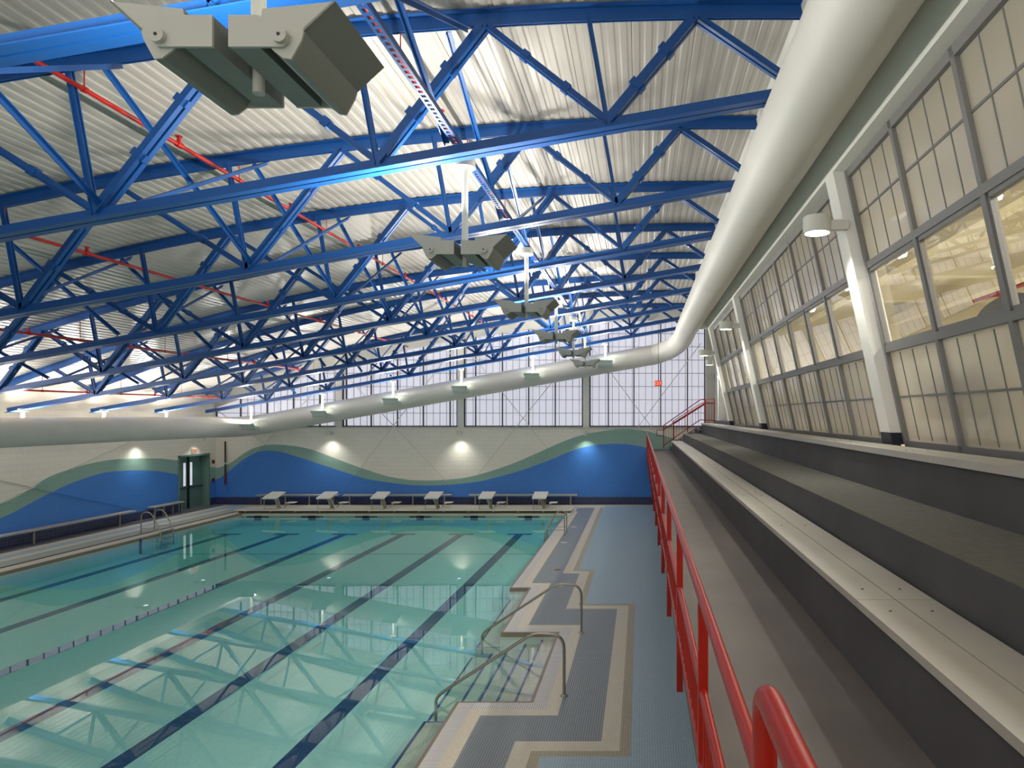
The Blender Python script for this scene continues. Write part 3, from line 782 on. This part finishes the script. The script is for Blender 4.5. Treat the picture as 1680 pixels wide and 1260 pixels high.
for i, Y in enumerate((11.5, 14.7, 17.9, 21.1, 24.3, 27.5)):   # the same kind of lamp between the left wall and the duct
    x = -19.62; zz = H-.30; zt = zbot(x)-.06
    if i >= 3:
        r = thing('stem_uplight', 'small stem uplight behind the left duct, %s from the far corner' % ORD[5-i], 'light fixture', (x, Y, zz), 'small stem uplights behind the left duct')
        MB().tube([(x, Y, zz), (x, Y, zt)], .045, 12).build('pole', MT['frost'], r, smooth=40)
        MB().lathe([(.13, 0), (.13, .1), (.02, .11)], (x, Y, zt-.07), 18).build('ceiling_cap', MT['frost'], r, smooth=40)
        MB().box(x-.2, x+.2, Y-.3, Y+.3, zz-.12, zz+.02).build('lamp_head', MT['housing'], r)
    light('AREA', (x, Y, zz+.1), LEFTUP, (x+.8, Y, zz+1.2), .3, .5, name='left_lamp')
# ------------------------------------------------------------------ ducts
def arc(p, n=10):
    out = []
    for k in range(n+1):
        t = k/n; out.append(tuple(p[0][i]*(1-t)**2+2*p[1][i]*t*(1-t)+p[2][i]*t*t for i in range(3)))
    return out
RX, RZ, RR = 1.85, H+3.45, .426
pts = [(RX, YB+.2, RZ), (RX, 3, RZ), (RX, 10, RZ), (RX, 18, RZ), (RX, 26.6, RZ)]
pts += arc([(RX, 27.2, RZ-.01), (RX+.05, 30.9, RZ-.35), (.6, 31.2, H+2.80)], 12)
def zc_(x): return H+2.86+.177*(x-.97)
pts += [(-4, 31.2, zc_(-4)), (-9, 31.2, zc_(-9)), (-14, 31.2, zc_(-14))]
pts += arc([(-17.3, 31.2, zc_(-17.3)), (-18.85, 31.25, zc_(-18.8)), (-18.85, 29.6, H-.56)], 8)
pts += [(-18.85, 24, H-.54), (-18.85, 14, H-.54), (-18.85, 4, H-.54)]
rad = [RR]*5+[RR+.04*k/12 for k in range(13)]+[.47]*3+[.46]*9+[.45]*3
D1, D2 = 18, 21
for nm, lab, a, c in (('right', 'large round white air duct running along the top of the leaning glazed wall', 0, 17), ('far', 'long white air duct sloping down to the left across the far windows', 17, 21), ('left', 'white air duct with an elbow running along the left wall above the mural', 21, len(pts)-1)):
    r = thing('air_duct', lab, 'duct', pts[a])
    MB().tube(pts[a:c+1], rad[a:c+1], 40).build('duct_tube', MT['duct'], r, smooth=50)
    ring = MB(); p = Vector(pts[c]); d = (p-Vector(pts[c-1])).normalized()
    if c < len(pts)-1: ring.tube([p-d*.03, p+d*.03], rad[c]+.006, 40).build('joint_ring', MT['duct'], r, smooth=50)
    if nm == 'right': rr = r
r = rr
for Y in np.arange(5.1, 27, 3.2): MB().box(RX-.005, RX+.005, Y-.02, Y+.02, RZ+RR-.01, zbot(RX)).build('hanger_strap', MT['frost'], r)
# ------------------------------------------------------------------ red railings
r = thing('railing', 'long red railing along the pool edge of the raised walkway', 'railing', (XRAIL, 12, ZW))
zr, zm = 3.466, 3.055
MB().tube([(XRAIL, .3, zr), (XRAIL, YF-.35, zr)], .022, 14).build('top_rail', MT['red'], r, smooth=40)
MB().tube([(XRAIL, .3, zm), (XRAIL, YF-.35, zm)], .02, 12).build('middle_rail', MT['red'], r, smooth=40)
MB().tube([(XRAIL-.005, .3, 2.74), (XRAIL-.005, YF-.35, 2.74)], .016, 10).build('bottom_rail', MT['red'], r, smooth=40)
for i in range(17):
    Y = 1.22+1.77*i
    MB().box(XRAIL-.022, XRAIL+.022, Y-.022, Y+.022, 2.32, zr-.015).build('post', MT['red'], r)
for i in range(16):
    Y = 1.22+1.77*i; q = MB()
    for k in range(1, 14): q.tube([(XRAIL-.005, Y+k*.1264, 2.74), (XRAIL-.005, Y+k*.1264, zm)], .008, 6)
    q.build('balusters', MT['red'], r)
r = thing('grab_rail', 'short bright red rail end closest to the camera at the bottom edge', 'railing', (.21, .8, 2.63))
GX, GZ, GY = .211, 3.832, 1.13
P = [(GX, -.4, GZ), (GX, GY-.08, GZ)]+arc([(GX, GY-.05, GZ), (GX, GY, GZ), (GX, GY, GZ-.05)], 6)+[(GX, GY, 3.3)]
MB().tube(P, .0215, 16).build('rail', MT['red'], r, smooth=40)
MB().box(GX-.02, GX+.02, GY-.02, GY+.02, ZW-.3, 3.31).build('post', MT['red'], r)
# stair railing at the far end
YS = 29.68
def srz(x): return ZW+max(0, min(1, (x-1.30)/1.9))*(ZB-ZW)
r = thing('stair_railing', 'dark red stair railing with balusters at the far end of the stand', 'railing', (2.2, YS, ZW))
def wp(px, py, Y): return ((px-VX)*Y/F, Y, H+(VY-py)*Y/F)
def cp(cx_, cy_, Y=YS): return wp(1020+cx_/8.4, 640+cy_/8.4, Y)
t = MB()
t.tube([cp(580, 485), cp(1090, 128), cp(1280, 122)], .02, 8); t.build('top_rail', MT['deepred'], r, smooth=40)
t = MB(); t.bar(cp(580, 540), cp(720, 450), .03, .05); t.bar(cp(720, 455), cp(1140, 190), .04, .09); t.bar(cp(1140, 180), cp(1280, 180), .03, .06); t.build('second_rail', MT['deepred'], r)
t = MB().tube([cp(720, 420), cp(1080, 190), cp(1150, 165)], .016, 8); t.build('hand_rail', MT['deepred'], r, smooth=40)
t = MB().bar(cp(580, 765), cp(860, 560), .03, .04); t.bar(cp(860, 560), cp(1080, 410), .03, .04); t.bar(cp(1080, 410), cp(1280, 420), .03, .04); t.build('bottom_rail', MT['deepred'], r)
for (x, y0, y1) in ((578, 485, 800), (712, 420, 690), (905, 260, 580), (1152, 122, 440), (1275, 122, 450)):
    MB().bar(cp(x, y0), cp(x, y1), .045, .045, (1, 0, 0)).build('post', MT['deepred'], r)
for k in range(15):
    x = 610+k*37
    if x in range(1110, 1190): continue
    yt = 540-(x-580)*.625; yb = 765-(x-580)*.71
    MB().bar(cp(x, yt), cp(x, max(yb, 410)), .014, .014, (1, 0, 0)).build('baluster', MT['deepred'], r)
for x in (1205, 1240): MB().bar(cp(x, 185), cp(x, 420), .014, .014, (1, 0, 0)).build('baluster', MT['deepred'], r)
t = MB().tube([cp(580, 548), cp(485, 548), cp(485, 630), cp(575, 632)], .02, 8); t.build('rail_return', MT['deepred'], r, smooth=40)
r = thing('wall_rail', 'thin dark red handrail against the far wall beside the stair', 'railing', (2.2, YF-.12, ZW))
t = MB().tube([cp(740, 690, YF-.12), cp(770, 690, YF-.12), cp(860, 630, YF-.12), cp(1040, 520, YF-.12)], .018, 8); t.build('rail', MT['deepred'], r, smooth=40)
t = MB().bar(cp(870, 620, YF-.12), cp(870, 620, YF-.002), .02, .02, (0, 0, 1)); t.build('bracket', MT['deepred'], r)
# ------------------------------------------------------------------ pool fittings
def stair_rail(Y, label):
    r = thing('pool_handrail', label, 'handrail', (-1.17, Y, 0), 'stainless handrails at the pool steps')
    P = [(-1.17, Y, 0), (-1.17, Y, .66)]+arc([(-1.17, Y, .70), (-1.17, Y, .93), (-1.36, Y, .945)], 8)+[(-1.5, Y, .955)]+arc([(-1.55, Y, .955), (-1.66, Y, .95), (-1.76, Y, .885)], 5)
    P += [(-2.9, Y, .14)]+arc([(-3.0, Y, .075), (-3.12, Y, .0), (-3.13, Y, -.1)], 6)+[(-3.13, Y, -.42)]
    MB().tube(P, .024, 14).build('rail_tube', MT['steel'], r, smooth=50)
    MB().lathe([(.06, 0), (.06, .008), (.045, .022), (.026, .028)], (-1.17, Y, 0), 20).build('base_flange', MT['steel'], r, smooth=30)
stair_rail(10.15, 'curved stainless handrail at the near side of the pool steps')
stair_rail(13.1, 'curved stainless handrail at the far side of the pool steps')
def ladder(x, y0, y1, s, label):
    """s = direction from the deck towards the water"""
    r = thing('pool_ladder', label, 'pool ladder', (x, (y0+y1)/2, 0), 'stainless pool ladders')
    for y in (y0, y1):
        P = [(x-s*.55, y, 0), (x-s*.55, y, .50)]+arc([(x-s*.55, y, .56), (x-s*.55, y, .78), (x-s*.38, y, .78)], 6)
        P += arc([(x-s*.30, y, .78), (x-s*.20, y, .76), (x-s*.12, y, .62)], 5)+[(x+s*.14, y, .12), (x+s*.16, y, .02), (x+s*.16, y, -.5)]
        MB().tube(P, .021, 12).build('rail', MT['steel'], r, smooth=50)
        MB().lathe([(.05, 0), (.05, .01), (.022, .02)], (x-s*.55, y, 0), 16).build('base_flange', MT['steel'], r, smooth=30)
    for z in (.05, -.2, -.42): MB().box(min(x+s*.10, x+s*.20), max(x+s*.10, x+s*.20), y0, y1, z-.012, z+.012).build('rung', MT['steel'], r)
    for z in (.2,): MB().tube([(x-s*.54, y0, z), (x+s*.10, y0, z)], .012, 8).build('cross_bar', MT['steel'], r)
    MB().tube([(x-s*.54, y1, .2), (x+s*.10, y1, .2)], .012, 8).build('cross_bar', MT['steel'], r)
ladder(-3.25, 23.6, 24.25, -1, 'stainless pool ladder on the right side before the far blocks')
ladder(-17.42, 23.9, 24.55, 1, 'stainless pool ladder on the left side of the pool')
SB = ['%s starting block from the left at the far pool end' % ORD[i] for i in range(6)]
r0 = None
BX = [(453-VX)*29.55/F+2.355*i for i in range(6)]
for i, x in enumerate(BX):
    loc = (x, 29.5, .13)
    if r0 is None:
        r0 = thing('starting_block', 'white '+SB[i], 'starting block', loc, 'white starting blocks in a row')
        X, Y, Z = loc
        q = MB()
        vs = []
        for (yy, zz_) in ((Y-.52, Z+.47), (Y+.28, Z+.66)):
            for xx in (-.31, .31): vs += [(X+xx, yy, zz_), (X+xx, yy, zz_+.06)]
        q.add(vs, [(0, 2, 3, 1), (4, 5, 7, 6), (0, 4, 6, 2), (1, 3, 7, 5), (0, 1, 5, 4), (2, 6, 7, 3)])
        q.build('platform', MT['block'], r0, bevel=.012)
        q = MB().box(X+.1, X+.22, Y-.12, Y+.12, Z+.0, Z+.03); q.bar((X+.16, Y, Z+.02), (X+.02, Y-.1, Z+.52), .13, .12); q.bar((X+.16, Y+.06, Z+.1), (X+.0, Y+.12, Z+.58), .05, .05); q.build('pedestal', MT['steel'], r0)
        q = MB().box(X+.35, X+.70, Y+.18, Y+.52, Z+.20, Z+.235); q.build('back_step', MT['block'], r0, bevel=.006)
        MB().bar((X+.22, Y+.3, Z+.02), (X+.45, Y+.35, Z+.2), .05, .05).build('step_arm', MT['steel'], r0)
        for xx in (-.27, .27): MB().tube([(X+xx, Y-.42, Z), (X+xx, Y-.42, Z+.27), (X+xx, Y-.40, Z+.5)], .013, 8).build('start_handle', MT['steel'], r0)
        kids = children(r0)
    else: copy_tree(r0, loc, 'white '+SB[i], kids)
# benches along the walls
def wall_bench(label, x0, x1, y0, y1, along):
    r = thing('wall_bench', label, 'bench', ((x0+x1)/2, (y0+y1)/2, 0), 'slim benches along the walls')
    MB().box(x0, x1, y0, y1, .44, .49).build('seat', MT['benchtop'], r, bevel=.006)
    n = 4
    for k in range(n):
        t = .06+.88*k/(n-1)
        if along == 'X':
            x = x0+(x1-x0)*t; MB().box(x-.03, x+.03, y0+.06, y0+.12, 0, .44).build('leg', MT['steel'], r)
        else:
            y = y0+(y1-y0)*t; MB().box(x1-.12, x1-.06, y-.03, y+.03, 0, .44).build('leg', MT['steel'], r)
for i, (a, c) in enumerate(((427, 560), (568, 743), (772, 948))):
    wall_bench('slim grey bench under the far mural, %s from the left' % ORD[i], XF(a), XF(c), YF-.40, YF-.05, 'X')
wall_bench('long grey bench on posts along the left mural, cut by the picture edge', XL+.04, XL+.36, 14.0, 26.4, 'Y')
wall_bench('short grey bench on the left between long bench and door', XL+.04, XL+.36, 27.4, 29.2, 'Y')
# depth markers and a drain set in the deck
def plate(x, y, label):
    o = MB().box(x-.10, x+.10, y-.1, y+.1, .0005, .004).build('depth_marker', MT['plate']); tag(o, label, 'floor marker', 'white marker tiles in the deck')
plate(-2.55, 25.4, 'white marker tile in deck just beyond the right ladder')
plate(-2.57, 22.3, 'white marker tile in deck just before the right ladder')
plate(-2.05, 16.7, 'white marker tile in deck beyond the far step handrail')
o = MB().lathe([(.10, .0005), (.10, .003), (.02, .004)], (-2.3, 18.4, 0), 16).build('floor_drain', MT['brass']); tag(o, 'small round brass drain in the grey deck tiles', 'drain')
# ------------------------------------------------------------------ fittings on the walls
def letters(mb, x, y, z, w_, h, t, text='EXIT', face='Y'):
    """block letters built of bars; on a wall that faces -Y or +X"""
    def P(a, c): return (x+a, y, z+c) if face == 'Y' else (x, y+a, z+c)
    lw = w_/4.6
    for i, ch in enumerate(text):
        o = -w_/2+i*w_/4+w_/8
        S = {'E': [((-.5, -.5), (-.5, .5)), ((-.5, .5), (.5, .5)), ((-.5, 0), (.3, 0)), ((-.5, -.5), (.5, -.5))], 'X': [((-.5, -.5), (.5, .5)), ((-.5, .5), (.5, -.5))], 'I': [((0, -.5), (0, .5))], 'T': [((0, -.5), (0, .5)), ((-.5, .5), (.5, .5))]}[ch]
        for a, c in S:
            mb.bar(P(o+a[0]*lw*.8, a[1]*h), P(o+c[0]*lw*.8, c[1]*h), t, .012, (1, 0, 0) if face == 'Y' else (0, 1, 0)) if a[0] == c[0] else mb.bar(P(o+a[0]*lw*.8, a[1]*h), P(o+c[0]*lw*.8, c[1]*h), .012 if abs(a[1]-c[1]) < .01 else t, t if abs(a[1]-c[1]) < .01 else .012, ((0, 1, 0) if face == 'Y' else (1, 0, 0)) if abs(a[1]-c[1]) < .01 else ((0, 0, 1)))
YX = 29.9
x, _, z = wp(1080, 629, YX)
r = thing('exit_sign', 'red lit EXIT sign hanging on a stem before the far windows', 'exit sign', (x, YX, z-.12))
MB().box(x-.16, x+.16, YX-.02, YX+.02, z-.12, z+.12).build('sign_box', MT['exitredface'], r)
q = MB(); letters(q, x, YX-.026, z, .27, .15, .032); q.build('lettering', MT['exitred'], r)
MB().tube([(x, YX, z+.12), (x, YX, zbot(x)-.0)], .010, 6).build('stem', MT['dmull'], r)
Ye = -XL*F/(VX-318); ze = H+(VY-740)*Ye/F
r = thing('exit_sign', 'white EXIT sign with pale red letters above the teal door', 'exit sign', (XL, Ye, ze-.1))
MB().box(XL, XL+.06, Ye-.17, Ye+.17, ze-.12, ze+.12).build('sign_box', MT['exitface'], r)
q = MB(); letters(q, XL+.066, Ye, ze, .28, .15, .03, 'EXIT', 'X'); q.build('lettering', MT['exitpale'], r)
for cy_, lab, nm, ct in ((757.5, 'small red alarm horn high beside the teal door', 'alarm_horn', 'alarm'), (787.5, 'small red pull station low beside the teal door', 'pull_station', 'alarm')):
    Yv = -XL*F/(VX-349); zv = H+(VY-cy_)*Yv/F
    r = thing(nm, lab, ct, (XL, Yv, zv))
    MB().box(XL, XL+.06, Yv-.07, Yv+.07, zv-.09, zv+.09).build('body', MT['deepred'], r, bevel=.008)
    MB().box(XL+.06, XL+.075, Yv-.035, Yv+.035, zv-.02, zv+.04).build('face_plate', MT['black'], r)
x = XF(372)
r = thing('standpipe', 'thin vertical pipe with red lower end in the far left corner', 'pipe', (x, YF-.12, ZF(796)))
MB().tube([(x, YF-.12, ZF(724)), (x, YF-.12, ZF(775))], .035, 10).build('upper_pipe', MT['dark'], r, smooth=40)
MB().tube([(x, YF-.12, ZF(775)), (x, YF-.12, ZF(796))], .042, 10).build('lower_pipe', MT['deepred'], r, smooth=40)
MB().lathe([(.06, 0), (.06, .06)], (x, YF-.12, ZF(761)), 12).build('collar', MT['frost'], r, smooth=30)
# wall clock
x, z = (1167.5-VX)*31.7/F, H+(VY-617.5)*31.7/F
r = thing('wall_clock', 'round pale clock on the far wall right of the windows', 'clock', (x, YF-.08, z))
MB().tube([(x, YF-.14, z), (x, YF-.08, z)], .16, 28).build('case', MT['housing'], r, smooth=30)
MB().tube([(x, YF-.144, z), (x, YF-.14, z)], .13, 28).build('dial', MT['plate'], r)
q = MB().box(x-.006, x+.006, YF-.15, YF-.145, z, z+.09); q.box(x, x+.07, YF-.15, YF-.145, z-.006, z+.006); q.build('hands', MT['black'], r)
# lamps on the leaning columns
for i, (Y, z) in enumerate(((8.4, H+2.39), (17.5, H+2.34), (23.75, H+2.2), (28.2, H+2.2))):
    xw = wallx(z) if i < 3 else 3.28
    x = xw-.36
    r = thing('wall_lamp', ['white drum lamp on the leaning column nearest the camera', 'white drum lamp on the second leaning column', 'white drum lamp on the far leaning column', 'white drum lamp on the pier near the far stair'][i], 'lamp', (x, Y, z), 'white drum lamps along the leaning wall')
    MB().lathe([(.165, -.10), (.175, -.10), (.175, .10), (.16, .11), (.02, .11)], (x, Y, z), 32).build('drum', MT['frost'], r, smooth=35)
    MB().lathe([(.155, -.101), (.155, -.094)], (x, Y, z), 32).build('lens', MT['lens'], r)
    MB().box(x+.15, xw+.03, Y-.05, Y+.05, z-.06, z+.06).build('arm', MT['frost'], r, bevel=.01)
    light('SPOT', (x, Y, z-.12), 130, (x, Y, 0), .1, spot=2.2, col=(1, .97, .88), name='drum_lamp')
# downlights that graze the murals
for i, px in enumerate((546, 757, 962)):
    x = XF(px); z = ZF(714)
    r = thing('mural_downlight', ['white downlight on the far mural, first from the left', 'white downlight above the middle of the far mural', 'white downlight on the far mural, nearest the stair'][i], 'lamp', (x, YF-.2, z), 'small downlights over the murals')
    MB().lathe([(.09, 0), (.10, 0), (.10, .2), (.02, .21)], (x, YF-.42, z), 20).build('can', MT['frost'], r, smooth=35)
    MB().lathe([(.085, -.001), (.085, .006)], (x, YF-.42, z), 20).build('lens', MT['lens'], r)
    MB().box(x-.03, x+.03, YF-.34, YF, z+.06, z+.14).build('arm', MT['frost'], r)
    light('SPOT', (x, YF-.42, z-.02), DOWN, (x, YF-.05, 0), .05, spot=2.0, blend=1.0, col=(1, .99, .92), name='mural_lamp')
for i, px in enumerate((222, 318)):
    Y = -XL*F/(VX-px); z = H-45*Y/F+.05
    r = thing('mural_downlight', ['white downlight on the left mural above the long bench', 'white downlight over the EXIT sign of the teal door'][i], 'lamp', (XL+.2, Y, z), 'small downlights over the murals')
    MB().lathe([(.09, 0), (.10, 0), (.10, .2), (.02, .21)], (XL+.42, Y, z), 20).build('can', MT['frost'], r, smooth=35)
    MB().lathe([(.085, -.001), (.085, .006)], (XL+.42, Y, z), 20).build('lens', MT['lens'], r)
    MB().box(XL, XL+.34, Y-.03, Y+.03, z+.06, z+.14).build('arm', MT['frost'], r)
    light('SPOT', (XL+.42, Y, z-.02), DOWN*(1 if i == 0 else .4), (XL+.05, Y, 0), .05, spot=2.0, blend=1.0, col=(1, .99, .92), name='mural_lamp')
light('SPOT', (XL+.55, 17.4, 3.1), DOWN, (XL+.05, 17.4, 0), .05, spot=2.0, blend=1.0, col=(1, .99, .92), name='mural_lamp')
# cross rods in front of the walls, painted like the wall behind them
def rod(p0, p1, fn, axm, label):
    b = MB(); n = 60; p0, p1 = Vector(p0), Vector(p1)
    side = Vector((0, 1, 0)) if axm == 'XZ' else Vector((1, 0, 0))
    for k in range(n):
        a, c = p0.lerp(p1, k/n), p0.lerp(p1, (k+1)/n); mpt = (a+c)/2; t = mpt.x if axm == 'XZ' else mpt.y
        z = mpt.z
        mi = 2 if z < fn(t, 0) else 1 if z < fn(t, 1) else 0
        b.bar(a, c, .03, .03, side, mi)
    o = b.build('cross_rod', [MT['white'], matrod['t'], matrod['b']]); tag(o, label, 'brace rod', 'thin cross rods on the walls')
matrod = {'t': mat('teal_rod_paint', TEAL, .5), 'b': mat('blue_rod_paint', BLUE, .5)}
cols = [XL+.1]+COLX+[3.0]
for i in range(4):
    a, c = cols[i], cols[i+1]
    za, zc = min(zhead(a)-.1, 7.7), min(zhead(c)-.1, 7.7)
    rod((a+.12, YF-.20, .55), (c-.12, YF-.20, zc), far_m, 'XZ', 'thin rod rising to the right across the %s bay of the far wall' % ORD[i])
    rod((a+.12, YF-.23, za), (c-.12, YF-.23, .55), far_m, 'XZ', 'thin rod falling to the right across the %s bay of the far wall' % ORD[i])
rod((XL+.025, 18.4, .58), (XL+.025, 26.5, 3.25), left_m, 'YZ', 'thin rod rising away from camera on the left mural')
rod((XL+.02, 17.6, 3.3), (XL+.02, 26.5, .55), left_m, 'YZ', 'thin rod falling away from camera on the left mural')
for o in bpy.data.objects:
    if '_o' in o: del o['_o']
